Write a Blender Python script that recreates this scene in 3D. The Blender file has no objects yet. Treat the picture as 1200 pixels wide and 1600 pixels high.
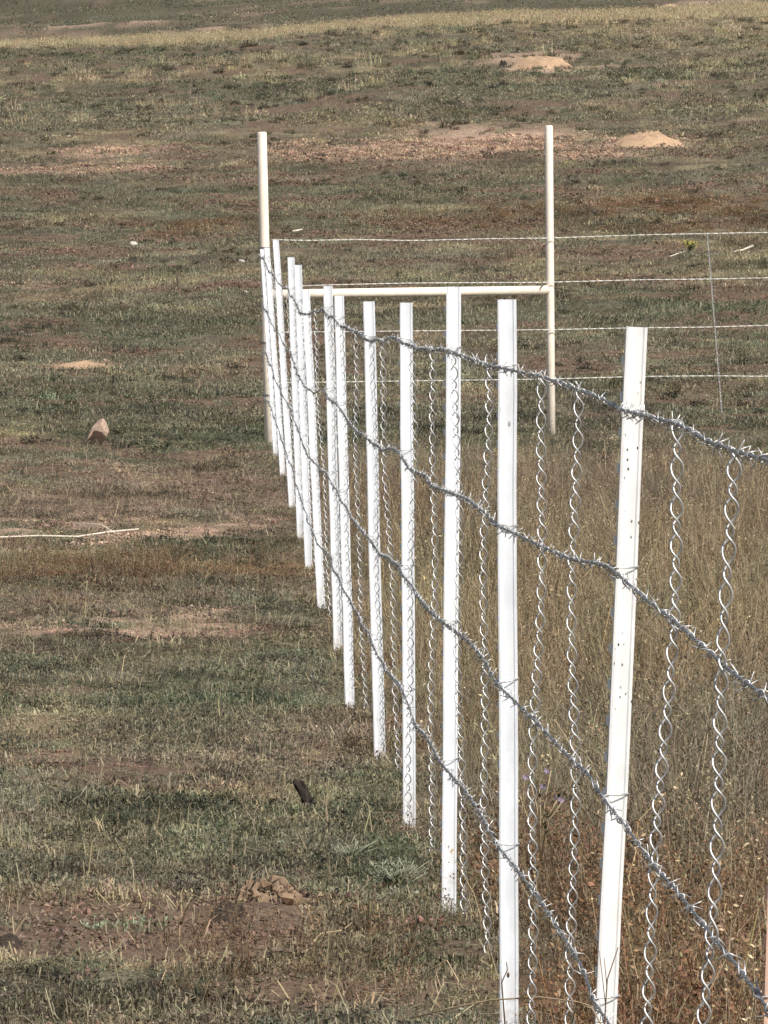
import bpy, math, random
import numpy as np
from mathutils import Vector, Matrix

random.seed(7)
rng = np.random.default_rng(11)
S = bpy.context.scene
C = S.collection

# ---------------------------------------------------------------- camera
F = 11085.0            # focal length in photo pixels (1200 x 1600)
CX, HORIZ, CAMZ = 600.0, 305.0, 1.6
cam = bpy.data.cameras.new('camera')
cam.sensor_fit = 'VERTICAL'; cam.sensor_height = 24.0
cam.lens = F / 1600 * 24.0
cam.clip_start = 0.5; cam.clip_end = 6000
camo = bpy.data.objects.new('camera', cam); C.objects.link(camo)
PITCH = math.atan((800 - HORIZ) / F)
camo.location = (0, 0, CAMZ)
camo.rotation_euler = (math.pi / 2 - PITCH, 0, 0)
S.camera = camo

# ---------------------------------------------------------------- sky, sun, exposure
EL, AZ = math.radians(43), math.radians(40)      # sun behind the camera's right shoulder
sunv = Vector((math.cos(EL) * math.sin(AZ), -math.cos(EL) * math.cos(AZ), math.sin(EL)))
w = bpy.data.worlds.new('World'); S.world = w; w.use_nodes = True
nt = w.node_tree
sky = nt.nodes.new('ShaderNodeTexSky'); sky.sky_type = 'NISHITA'; sky.sun_disc = False
sky.sun_elevation = EL; sky.sun_rotation = math.atan2(sunv.x, sunv.y)
sky.altitude = 1500; sky.dust_density = 3.0; sky.ozone_density = .6
hs = nt.nodes.new('ShaderNodeHueSaturation'); hs.inputs['Saturation'].default_value = .62     # sky desaturated so shaded sides turn less blue
nt.links.new(sky.outputs[0], hs.inputs['Color']); nt.links.new(hs.outputs[0], nt.nodes['Background'].inputs[0])
nt.nodes['Background'].inputs[1].default_value = 0.085
sun = bpy.data.lights.new('sun', 'SUN'); sun.energy = 4.2; sun.angle = math.radians(0.53)
sun.color = (1.0, 0.94, 0.86)
so = bpy.data.objects.new('sun', sun); C.objects.link(so)
so.rotation_euler = sunv.to_track_quat('Z', 'Y').to_euler(); so.location = (20, -20, 30)
S.view_settings.view_transform = 'Standard'; S.view_settings.look = 'None'
S.view_settings.exposure = 0.38; S.view_settings.gamma = 1.0
S.view_settings.use_curve_mapping = False
S.cycles.adaptive_threshold = .03; S.cycles.max_bounces = 3; S.cycles.diffuse_bounces = 2; S.cycles.glossy_bounces = 2
S.cycles.transmission_bounces = 3; S.cycles.transparent_max_bounces = 4

# ---------------------------------------------------------------- helpers
def at(px, row, d):
    """photo pixel at forward distance d (metres along +Y) -> world point"""
    cy = (800 - row) / F
    cx = (px - CX) / F
    # camera-space direction (cx, cy, -1) pitched down by PITCH
    fy = math.cos(PITCH) + cy * math.sin(PITCH)
    fz = -math.sin(PITCH) + cy * math.cos(PITCH)
    k = d / fy
    return Vector((cx * k, d, CAMZ + fz * k))

def tag(o, label=None, cat=None, group=None, kind=None):
    if label: o['label'] = label
    if cat: o['category'] = cat
    if group: o['group'] = group
    if kind: o['kind'] = kind
    return o

def hash2(ix, iy, seed):
    h = (ix.astype(np.int64) * 374761393 + iy.astype(np.int64) * 668265263 + seed * 1274126177) & 0xffffffff
    h = ((h ^ (h >> 13)) * 1274126177) & 0xffffffff
    h = h ^ (h >> 16)
    return (h & 0xffffff) / float(0xffffff)

def vn(x, y, seed):
    ix = np.floor(x); iy = np.floor(y)
    fx = x - ix; fy = y - iy
    fx = fx * fx * fx * (fx * (fx * 6 - 15) + 10); fy = fy * fy * fy * (fy * (fy * 6 - 15) + 10)
    a = hash2(ix, iy, seed); b = hash2(ix + 1, iy, seed)
    c = hash2(ix, iy + 1, seed); e = hash2(ix + 1, iy + 1, seed)
    return (a * (1 - fx) + b * fx) * (1 - fy) + (c * (1 - fx) + e * fx) * fy

def fbm(x, y, scale, seed, octv=4):
    """0..1 fractal value noise, feature size `scale` metres"""
    r = np.zeros_like(np.asarray(x, float)); a = 1.0; t = 0.0
    ca, sa = math.cos(0.6), math.sin(0.6)
    xx = np.asarray(x, float) / scale + 31.7; yy = np.asarray(y, float) / scale + 17.3
    for i in range(octv):
        r = r + a * vn(xx, yy, seed + i * 13); t += a; a *= 0.55
        xx, yy = (xx * ca - yy * sa) * 2.03 + 5.1, (xx * sa + yy * ca) * 2.03 - 3.7
    return r / t

def sstep(a, b, x):
    t = np.clip((np.asarray(x, float) - a) / (b - a), 0, 1)
    return t * t * (3 - 2 * t)

# ---------------------------------------------------------------- terrain shape
PY = [-200, 0, 8, 12, 15.6, 18.8, 21.6, 24.3, 27.1, 30, 33, 35.5, 38.3, 41, 43.7, 46.4, 52, 60, 75, 106, 150, 185, 218, 226, 260, 300, 330, 400, 600, 900, 1500, 2600]
PZ = [.05, .05, .05, .04, -.01, -.08, -.13, -.155, -.16, -.15, -.14, -.13, -.08, -.04, -.02, .015, .14, .40, 1.00, 2.32, 4.20, 5.65, 6.75, 6.8, 7.2, 8.1, 9.0, 11.2, 19.5, 38, 60, 80]
def profile(y):
    yy = np.asarray(y, float)
    lin = np.zeros_like(yy)
    for k in (-1, -.5, 0, .5, 1):
        s = np.clip(yy * 0.03, 0.6, 9.0)
        lin = lin + np.interp(yy + k * s, PY, PZ)
    return lin / 5
def terrain(x, y):
    x = np.asarray(x, float); y = np.asarray(y, float)
    cs = 0.028 * sstep(38, 70, y) + 0.018 * sstep(100, 210, y)
    z = profile(y) + cs * np.clip(x, -60, 60)
    d = np.clip(y, 8, 400)
    z = z + (fbm(x, y, 1.6, 3, 3) - .5) * 0.07 * sstep(6, 14, d) * (1 + sstep(45, 80, y) * 1.2)
    z = z + (fbm(x, y, 0.4, 5, 3) - .5) * 0.075
    z = z + (fbm(x, y, 9, 9, 2) - .5) * 0.5 * sstep(55, 130, y)
    z = z + (fbm(x, y, 60, 19, 3) - .5) * 5 * sstep(280, 600, y)
    return z
_ds = np.concatenate([np.arange(9, 60, .1), np.arange(60, 226, .3)])
_rows = HORIZ + F * (CAMZ - profile(_ds)) / _ds
def row2d(row):
    return float(np.interp(-row, -_rows, _ds))
def ground_at(px, row):
    d = row2d(row)
    x = (px - CX) / F * d
    return Vector((x, d, float(terrain(x, d))))
def fence_x(d): return 0.621 - 0.0303 * np.asarray(d, float)

# colour patches: photo px, photo row, half width px, half height px, type, weight
PATCH = [
    (200, 822, 220, 20, 'soil', .8), (20, 835, 90, 14, 'soil', .8), (300, 1490, 160, 18, 'dirt', 1.0),
    (100, 858, 190, 12, 'soil', .85),
    (110, 812, 190, 24, 'soil', .75), (330, 790, 160, 26, 'soil', .35), (40, 985, 120, 16, 'soil', .8), (230, 985, 130, 14, 'soil', .9), (470, 1205, 60, 10, 'soil', .4),
    (620, 225, 120, 10, 'soil', .9), (800, 240, 160, 12, 'soil', .85), (700, 200, 180, 8, 'soil', .7), (845, 116, 110, 12, 'soil', 1.0), (330, 1445, 70, 25, 'dirt', 1.0),
    (440, 1555, 130, 22, 'dirt', .95), (620, 1560, 90, 30, 'dirt', .8), (100, 1450, 160, 25, 'dirt', .9), (720, 1470, 60, 30, 'dirt', .7), (90, 245, 150, 12, 'soil', .6), (480, 225, 60, 12, 'soil', .6),
    # bare, pinkish tan soil
    (740, 218, 190, 20, 'soil', .95), (660, 250, 170, 14, 'soil', .8), (930, 262, 110, 10, 'soil', .7),
    (170, 222, 130, 8, 'soil', .9), (215, 247, 70, 7, 'soil', .95), (1010, 232, 80, 14, 'soil', .9),
    (560, 235, 70, 7, 'soil', .8), (840, 112, 70, 9, 'soil', .9), (1040, 118, 130, 4, 'soil', .8),
    (130, 566, 75, 10, 'soil', .9), (30, 585, 60, 5, 'soil', .7), 
    (250, 838, 150, 13, 'soil', 1.0), (60, 800, 150, 26, 'soil', .5), (240, 970, 120, 20, 'soil', .95), (60, 985, 80, 12, 'soil', .7),
    (420, 940, 120, 10, 'soil', .35), (225, 1470, 260, 55, 'dirt', 1.0), (20, 1490, 90, 45, 'dirt', 1.0), (415, 1440, 110, 50, 'dirt', 1.0),
    (480, 1500, 110, 25, 'dirt', .5), (500, 1570, 170, 25, 'dirt', .6), (60, 1560, 70, 20, 'dirt', .6), (510, 1190, 70, 12, 'dirt', .5),
    (360, 945, 40, 7, 'soil', .4), (20, 430, 90, 5, 'soil', .6), (860, 345, 330, 18, 'rust', .35),
    # rusty weeds
    (300, 350, 130, 10, 'rust', .8), (250, 362, 60, 5, 'rust', .9), (800, 350, 120, 10, 'rust', .6), (1060, 335, 160, 20, 'rust', .85), (1130, 375, 130, 10, 'rust', .6),
    (130, 905, 170, 32, 'rust', .85), (400, 905, 120, 22, 'rust', .9), (90, 960, 120, 20, 'mauve', .7), (50, 235, 120, 14, 'mauve', .4),
    (660, 240, 260, 40, 'mauve', .5), (600, 530, 200, 20, 'mauve', .2), (360, 1510, 130, 50, 'rust', .4), (560, 1520, 90, 60, 'rust', .5), (40, 1440, 60, 40, 'rust', .4),
    # mauve brown dead grass
    (330, 760, 220, 45, 'mauve', .85), (120, 790, 200, 40, 'mauve', .8), (430, 800, 60, 60, 'mauve', .6),
    (120, 1180, 200, 40, 'mauve', .3), (420, 1200, 130, 60, 'mauve', .45), (560, 1150, 90, 60, 'mauve', .5),
    # straw
    (120, 330, 160, 18, 'straw', .5), (130, 370, 150, 12, 'straw', .35), (100, 1130, 110, 45, 'straw', .4), (640, 330, 120, 16, 'straw', .25), (1060, 60, 180, 20, 'straw', .5),
    # greener
    (300, 1100, 200, 40, 'green', .8), (560, 1280, 130, 40, 'green', .9), (640, 1360, 110, 60, 'green', .9), (300, 1300, 220, 55, 'green', .7),
    (640, 310, 260, 25, 'green', .5), (1050, 500, 220, 40, 'green', .6), (160, 620, 240, 45, 'green', .6), (300, 690, 300, 30, 'green', .6), (300, 860, 260, 16, 'green', .8),
    (330, 1540, 90, 40, 'green', .7), (120, 500, 200, 30, 'green', .4), (760, 140, 260, 20, 'green', .4), (700, 1490, 70, 60, 'green', .4),
    (400, 1010, 120, 18, 'straw', .3), (420, 930, 60, 12, 'green', .6),
]
_P = []
for (px, r, rx, ry, t, wt) in PATCH:
    d = row2d(r) if r > 55 else 420.0
    d0 = row2d(r + ry) if r > 55 else 360.0; d1 = row2d(max(r - ry, 48)) if r > 55 else 470.0
    _P.append(((px - CX) / F * d, d, rx / F * d, max((d1 - d0) / 2, .12), t, wt))

for (px, d, rx, ry) in ((190, 428, 3.6, 3), (120, 405, 4.5, 2.5), (330, 412, 2.5, 1.6), (560, 415, 2.5, 2), (575, 490, 1.2, 3), (1110, 424, 3.0, 3), (900, 470, 2.5, 1.6), (420, 455, 3, 2)):
    _P.append(((px - CX) / F * d, d, rx, ry, 'soil', .9))

COL = {'green': (.092, .108, .066), 'olive': (.150, .145, .100), 'straw': (.36, .295, .18), 'brown': (.170, .125, .082),
       'rust': (.175, .098, .052), 'mauve': (.225, .168, .125), 'soil': (.46, .325, .235), 'dirt': (.165, .112, .078)}
COL = {k: np.array(v) for k, v in COL.items()}

def fields(x, y):
    """per-point patch weights"""
    x = np.asarray(x, float); y = np.asarray(y, float)
    out = {k: np.zeros_like(x) for k in ('soil', 'dirt', 'rust', 'mauve', 'straw', 'green')}
    wob = (fbm(x, y * .6, .4, 71, 4) - .5) * 1.25
    wob2 = (fbm(x * .5, y * .25, 1.2, 77, 3) - .5) * 1.5
    for (cx, cy, rx, ry, t, wt) in _P:
        m = (np.abs(x - cx) < rx * 2.4) & (np.abs(y - cy) < ry * 2.4)
        if not m.any(): continue
        rr = np.sqrt(((x[m] - cx) / rx) ** 2 + ((y[m] - cy) / ry) ** 2) + (wob[m] if cy < 60 else wob2[m] * 1.4)
        out[t][m] = np.maximum(out[t][m], wt * (1 - sstep(.55, 1.25, rr)))
    brk = .45 + .55 * sstep(.36, .56, fbm(x, y, .22, 151, 3))
    out['soil'] = out['soil'] * np.where(y < 60, brk, 1)
    enc = enclosure(x, y)
    for t in out:
        out[t] = out[t] * (1 - enc)
    return out, enc

def enclosure(x, y):
    return sstep(-.05, .12, x - fence_x(y)) * (1 - sstep(40.5, 44.5, y + (fbm(x, y, .8, 55, 2) - .5) * 3))

def base_colour(x, y):
    """vegetation colour field (albedo)"""
    n1 = fbm(x, y, 2.6, 21, 4); n2 = fbm(x, y, .7, 33, 3); n3 = fbm(x, y, 7.0, 45, 3)
    g = sstep(.40, .60, n1 * .45 + n2 * .55)[:, None]
    c = COL['olive'] * (1 - g) + COL['green'] * g
    s = (sstep(.52, .68, n2 * .6 + n3 * .4) * .65)[:, None]
    c = c * (1 - s) + COL['straw'] * s
    b = (sstep(.50, .66, fbm(x, y, .6, 61, 3)) * .42)[:, None]
    c = c * (1 - b) + COL['brown'] * b
    f, enc = fields(x, y)
    for t in ('straw', 'mauve', 'green', 'rust'):
        k = f[t]
        if t == 'rust': k = k * sstep(.36, .58, fbm(x, y, .4, 141, 3))
        k = k[:, None]; c = c * (1 - k) + COL[t] * k
    mot = fbm(x, y, .28, 131, 3) * .7 + fbm(x, y, 1.1, 137, 3) * .3
    c = c * (.58 + .95 * sstep(.32, .68, mot))[:, None]
    # far rise: pale dry grass along the crest, darker olive beyond it
    k = (sstep(188, 214, y + (n1 - .5) * 30) * (1 - sstep(224, 230, y)) * .95)[:, None]
    c = c * (1 - k) + COL['straw'] * k
    k = sstep(226, 240, y)[:, None] * .9
    far = (COL['green'] * .6 + COL['olive'] * .3) * (.45 + 1.0 * fbm(x, y, 6, 91, 3)[:, None])
    bp = (sstep(.64, .74, fbm(x, y, 5, 97, 3)) * .5)[:, None]
    far = far * (1 - bp) + COL['soil'] * bp
    c = c * (1 - k) + far * k
    # enclosure: tall ungrazed grass, rustier towards the near end
    yy = y + (n2 - .5) * 5
    t = sstep(14.5, 17.0, yy)[:, None]; t2 = sstep(19, 23, yy)[:, None]; t3 = sstep(31, 39, yy)[:, None]
    tall = (COL['rust'] * .95 + COL['straw'] * .08) * (1 - t) + (COL['olive'] * .7 + COL['mauve'] * .3) * t
    tall = tall * (1 - t2) + (COL['brown'] * .38 + COL['straw'] * .50 * np.array([1.0, .98, .92])) * t2
    tall = tall * (1 - t3) + (COL['brown'] * .65 + COL['mauve'] * .35) * t3
    m = (sstep(.46, .60, fbm(x, y, .8, 83, 3)) * .6)[:, None]
    tall = tall * (1 - m) + COL['olive'] * .85 * m
    m = (sstep(.50, .62, fbm(x, y, .6, 87, 3)) * .4)[:, None]
    tall = tall * (1 - m) + COL['rust'] * m
    e = enc[:, None]
    c = c * (1 - e) + tall * e
    bare = np.clip(np.maximum(f['soil'], f['dirt']), 0, 1)
    return c, bare, f, enc

# ---------------------------------------------------------------- node helpers / materials
def newmat(name):
    m = bpy.data.materials.new(name); m.use_nodes = True
    nt = m.node_tree; nt.nodes.clear()
    out = nt.nodes.new('ShaderNodeOutputMaterial')
    return m, nt, out
def nd(nt, typ, **kw):
    n = nt.nodes.new(typ)
    for k, v in kw.items(): setattr(n, k, v)
    return n
def mixc(nt, fac, a, b, blend='MIX'):
    n = nt.nodes.new('ShaderNodeMix'); n.data_type = 'RGBA'; n.blend_type = blend
    for sock, v in ((n.inputs[0], fac), (n.inputs[6], a), (n.inputs[7], b)):
        if hasattr(v, 'links'): nt.links.new(v, sock)
        elif isinstance(v, (int, float)): sock.default_value = v
        else: sock.default_value = (*v[:3], 1)
    return n.outputs[2]
def ramp(nt, src, stops):
    n = nt.nodes.new('ShaderNodeValToRGB'); e = n.color_ramp.elements
    e[0].position, e[0].color = stops[0][0], (*[stops[0][1]] * 3, 1)
    e[1].position, e[1].color = stops[1][0], (*[stops[1][1]] * 3, 1)
    nt.links.new(src, n.inputs[0]); return n.outputs[0]
def noise(nt, vec, scale, detail=4, rough=.6):
    n = nd(nt, 'ShaderNodeTexNoise'); n.inputs['Scale'].default_value = scale
    n.inputs['Detail'].default_value = detail; n.inputs['Roughness'].default_value = rough
    if vec: nt.links.new(vec, n.inputs['Vector'])
    return n.outputs['Fac']

def ground_material():
    m, nt, out = newmat('ground_soil')
    p = nd(nt, 'ShaderNodeBsdfPrincipled'); nt.links.new(p.outputs[0], out.inputs[0])
    p.inputs['Roughness'].default_value = .95; p.inputs['Specular IOR Level'].default_value = .15
    a = nd(nt, 'ShaderNodeAttribute', attribute_name='col')
    g = nd(nt, 'ShaderNodeNewGeometry')
    n1 = noise(nt, g.outputs['Position'], 14, 5, .7); n2 = noise(nt, g.outputs['Position'], 90, 3, .6)
    r1 = ramp(nt, n1, ((.3, .55), (.7, 1.35))); r2 = ramp(nt, n2, ((.3, .6), (.72, 1.35)))
    c = mixc(nt, 1.0, mixc(nt, 1.0, a.outputs['Color'], r1, 'MULTIPLY'), r2, 'MULTIPLY')
    nt.links.new(c, p.inputs['Base Color'])
    b = nd(nt, 'ShaderNodeBump'); b.inputs['Strength'].default_value = .9; b.inputs['Distance'].default_value = .012
    nt.links.new(n1, b.inputs['Height'])
    b2 = nd(nt, 'ShaderNodeBump'); b2.inputs['Strength'].default_value = .8; b2.inputs['Distance'].default_value = .004
    nt.links.new(n2, b2.inputs['Height']); nt.links.new(b.outputs[0], b2.inputs['Normal'])
    nt.links.new(b2.outputs[0], p.inputs['Normal'])
    return m

def grass_material():
    m, nt, out = newmat('grass_blades')
    t = nd(nt, 'ShaderNodeAttribute', attribute_name='tint', attribute_type='INSTANCER')
    bv = nd(nt, 'ShaderNodeAttribute', attribute_name='bv')          # r: brightness, g: dryness of the single blade
    sep = nd(nt, 'ShaderNodeSeparateColor'); nt.links.new(bv.outputs['Color'], sep.inputs[0])
    mul = nd(nt, 'ShaderNodeMapRange'); nt.links.new(sep.outputs[0], mul.inputs[0])
    mul.inputs[3].default_value = .38; mul.inputs[4].default_value = 1.75
    c = mixc(nt, 1.0, t.outputs['Color'], mul.outputs[0], 'MULTIPLY')
    dry = nd(nt, 'ShaderNodeMapRange'); nt.links.new(sep.outputs[1], dry.inputs[0])
    dry.inputs[1].default_value = .72; dry.inputs[2].default_value = 1.0; dry.inputs[4].default_value = .75
    c = mixc(nt, dry.outputs[0], c, (.50, .43, .29))
    d = nd(nt, 'ShaderNodeBsdfPrincipled'); nt.links.new(c, d.inputs['Base Color'])
    d.inputs['Roughness'].default_value = .65; d.inputs['Specular IOR Level'].default_value = .25
    tr = nd(nt, 'ShaderNodeBsdfTranslucent'); nt.links.new(c, tr.inputs[0])
    mx = nd(nt, 'ShaderNodeMixShader'); mx.inputs[0].default_value = .22
    nt.links.new(d.outputs[0], mx.inputs[1]); nt.links.new(tr.outputs[0], mx.inputs[2])
    nt.links.new(mx.outputs[0], out.inputs[0])
    return m

def paint(name, col, chip=(.07, .045, .03), chips=.30, rough=.45, scale=60, gate=(.60, .66), zs=.5, splash=True):
    """painted steel with soft dirt and small chips down to rusty metal"""
    m, nt, out = newmat(name)
    p = nd(nt, 'ShaderNodeBsdfPrincipled'); nt.links.new(p.outputs[0], out.inputs[0])
    tc = nd(nt, 'ShaderNodeNewGeometry'); pos = tc.outputs['Position']
    mp = nd(nt, 'ShaderNodeMapping'); mp.inputs['Scale'].default_value = (1, 1, zs); nt.links.new(pos, mp.inputs[0])
    dirt = ramp(nt, noise(nt, mp.outputs[0], 22, 4, .6), ((.35, .86), (.65, 1.0)))
    c = mixc(nt, 1.0, col, dirt, 'MULTIPLY')
    warm = ramp(nt, noise(nt, mp.outputs[0], 9, 3, .5), ((.52, 0), (.75, .35)))
    c = mixc(nt, warm, c, (col[0] * .95, col[1] * .88, col[2] * .76))
    v = nd(nt, 'ShaderNodeTexVoronoi'); v.inputs['Scale'].default_value = scale; v.inputs['Randomness'].default_value = 1
    nt.links.new(mp.outputs[0], v.inputs['Vector'])
    gate = ramp(nt, noise(nt, pos, 7, 2, .5), ((gate[0], 0), (gate[1], 1)))
    dot = ramp(nt, v.outputs['Distance'], ((chips * .5, 1), (chips * .58, 0)))
    mk = nd(nt, 'ShaderNodeMath', operation='MULTIPLY'); nt.links.new(gate, mk.inputs[0]); nt.links.new(dot, mk.inputs[1])
    c = mixc(nt, mk.outputs[0], c, chip)
    oc = nd(nt, 'ShaderNodeTexCoord'); sx = nd(nt, 'ShaderNodeSeparateXYZ'); nt.links.new(oc.outputs['Object'], sx.inputs[0])
    hgt = nd(nt, 'ShaderNodeMapRange'); nt.links.new(sx.outputs[2], hgt.inputs[0])
    hgt.inputs[1].default_value = 0; hgt.inputs[2].default_value = .16; hgt.inputs[3].default_value = .62; hgt.inputs[4].default_value = 0
    sp = nd(nt, 'ShaderNodeMath', operation='MULTIPLY'); nt.links.new(hgt.outputs[0], sp.inputs[0])
    nt.links.new(ramp(nt, noise(nt, pos, 55, 4, .7), ((.38, 0), (.62, 1))), sp.inputs[1])
    c = mixc(nt, sp.outputs[0] if splash else 0.0, c, (.30, .22, .15))
    nt.links.new(c, p.inputs['Base Color'])
    p.inputs['Roughness'].default_value = rough
    b = nd(nt, 'ShaderNodeBump'); b.inputs['Strength'].default_value = .25; b.inputs['Distance'].default_value = .0015
    nt.links.new(noise(nt, pos, 120, 3, .6), b.inputs['Height']); nt.links.new(b.outputs[0], p.inputs['Normal'])
    return m

def metal(name, col, rough, metallic):
    m, nt, out = newmat(name)
    p = nd(nt, 'ShaderNodeBsdfPrincipled'); nt.links.new(p.outputs[0], out.inputs[0])
    g = nd(nt, 'ShaderNodeNewGeometry')
    r = ramp(nt, noise(nt, g.outputs['Position'], 60, 3, .6), ((.3, .6), (.7, 1.2)))
    nt.links.new(mixc(nt, 1.0, col, r, 'MULTIPLY'), p.inputs['Base Color'])
    p.inputs['Metallic'].default_value = metallic; p.inputs['Roughness'].default_value = rough
    return m

def plain(name, col, rough=.9, var=.35, scale=40, bump=.5, bdist=.01):
    m, nt, out = newmat(name)
    p = nd(nt, 'ShaderNodeBsdfPrincipled'); nt.links.new(p.outputs[0], out.inputs[0])
    g = nd(nt, 'ShaderNodeNewGeometry')
    n = noise(nt, g.outputs['Position'], scale, 5, .65)
    r = ramp(nt, n, ((.3, 1 - var), (.7, 1 + var)))
    nt.links.new(mixc(nt, 1.0, col, r, 'MULTIPLY'), p.inputs['Base Color'])
    p.inputs['Roughness'].default_value = rough; p.inputs['Specular IOR Level'].default_value = .2
    b = nd(nt, 'ShaderNodeBump'); b.inputs['Strength'].default_value = bump; b.inputs['Distance'].default_value = bdist
    nt.links.new(n, b.inputs['Height']); nt.links.new(b.outputs[0], p.inputs['Normal'])
    return m

def rock_material():
    m, nt, out = newmat('pink_rock')
    p = nd(nt, 'ShaderNodeBsdfPrincipled'); nt.links.new(p.outputs[0], out.inputs[0])
    tc = nd(nt, 'ShaderNodeTexCoord')
    n = noise(nt, tc.outputs['Object'], 30, 5, .65)
    c = mixc(nt, ramp(nt, n, ((.3, 0), (.7, 1))), (.30, .205, .155), (.47, .35, .27))
    nt.links.new(c, p.inputs['Base Color']); p.inputs['Roughness'].default_value = .9
    b = nd(nt, 'ShaderNodeBump'); b.inputs['Strength'].default_value = .6; b.inputs['Distance'].default_value = .01
    nt.links.new(n, b.inputs['Height']); nt.links.new(b.outputs[0], p.inputs['Normal'])
    return m

M = {
    'ground': ground_material(), 'grass': grass_material(),
    'white': paint('white_post_paint', (.79, .815, .85)),
    'chipped': paint('chipped_white_paint', (.80, .80, .79), chips=.30, scale=110, gate=(.50, .56), zs=.6),
    'cream': paint('cream_pipe_paint', (.92, .82, .69), chips=.14, splash=False),
    'salmon': paint('salmon_post_tone', (.78, .52, .40), chips=.14),  # salmon tone, on one near post alone
    'barb': metal('weathered_galvanised_wire', (.36, .36, .37), .42, .8),
    'stay': metal('bright_galvanised_wire', (.60, .60, .59), .42, .6),
    'thin': metal('sunlit_cable_wire', (.80, .79, .74), .5, .35),
    'mound': plain('pale_mound_soil', (.46, .315, .20), scale=18, var=.25),
    'clod': plain('crusted_soil', (.25, .175, .115), scale=25, var=.4),
    'dark': plain('dark_dung', (.035, .028, .024), scale=30, var=.4),
    'hole': plain('burrow_shade_soil', (.05, .036, .026), scale=30, var=.4),  # near-black colour stands for the shade inside the burrows
    'bone': plain('bleached_wood', (.62, .56, .46), scale=60, var=.2, bdist=.003),
    'stone': plain('pale_stone', (.62, .60, .55), scale=60, var=.2, bdist=.003),
    'rock': rock_material(),
    'stem': plain('dry_stem', (.42, .32, .20), scale=50, var=.3, bdist=.002),
    'darkstem': plain('dark_dry_stem', (.16, .11, .075), scale=50, var=.3, bdist=.002),
    'sage': plain('silvery_leaf', (.27, .28, .20), scale=50, var=.35, bdist=.001),
    'yellow': plain('yellow_petal', (.55, .48, .12), scale=60, var=.3, bdist=.001),
    'purple': plain('purple_petal', (.30, .24, .40), scale=60, var=.3, bdist=.001),
    'leaf': plain('weed_leaf', (.09, .12, .05), scale=60, var=.35, bdist=.001),
}

class MB:
    def __init__(s): s.v = []; s.f = []
    def tube(s, pts, rad, sides=6, cap=True):
        pts = [Vector(p) for p in pts]; n = len(pts)
        if not hasattr(rad, '__len__'): rad = [rad] * n
        up = None; base = len(s.v)
        for i, p in enumerate(pts):
            t = (pts[min(i + 1, n - 1)] - pts[max(i - 1, 0)]).normalized()
            if up is None:
                up = Vector((0, 0, 1)) if abs(t.z) < .9 else Vector((1, 0, 0))
            a = (up - t * up.dot(t)).normalized(); b = t.cross(a); up = a
            for k in range(sides):
                an = 2 * math.pi * k / sides
                s.v.append(p + (a * math.cos(an) + b * math.sin(an)) * rad[i])
        for i in range(n - 1):
            for k in range(sides):
                k2 = (k + 1) % sides; o = base + i * sides
                s.f.append((o + k, o + k2, o + sides + k2, o + sides + k))
        if cap:
            s.f.append(tuple(base + k for k in reversed(range(sides))))
            s.f.append(tuple(base + (n - 1) * sides + k for k in range(sides)))
    def box(s, x0, x1, y0, y1, z0, z1):
        b = len(s.v)
        s.v += [Vector(q) for q in ((x0, y0, z0), (x1, y0, z0), (x1, y1, z0), (x0, y1, z0), (x0, y0, z1), (x1, y0, z1), (x1, y1, z1), (x0, y1, z1))]
        s.f += [tuple(b + i for i in q) for q in ((3, 2, 1, 0), (4, 5, 6, 7), (0, 1, 5, 4), (1, 2, 6, 5), (2, 3, 7, 6), (3, 0, 4, 7))]
    def mesh(s, name, mat, smooth=False):
        me = bpy.data.meshes.new(name); me.from_pydata([tuple(v) for v in s.v], [], s.f); me.update()
        if smooth: me.polygons.foreach_set('use_smooth', [True] * len(me.polygons))
        me.materials.append(mat); return me
    def build(s, name, mat, parent=None, smooth=False, mw=None):
        return link(name, s.mesh(name, mat, smooth), parent, mw)

def link(name, me, parent=None, mw=None):
    o = bpy.data.objects.new(name, me); C.objects.link(o)
    if parent is not None: o.parent = parent
    if mw is not None:
        off = Vector((0, 0, 0)); p = parent
        while p is not None: off += p.location; p = p.parent
        o.matrix_basis = Matrix.Translation(-off) @ mw
    return o
def empty(name, loc):
    o = bpy.data.objects.new(name, None); C.objects.link(o); o.location = loc
    o.empty_display_size = .2; return o

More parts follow.
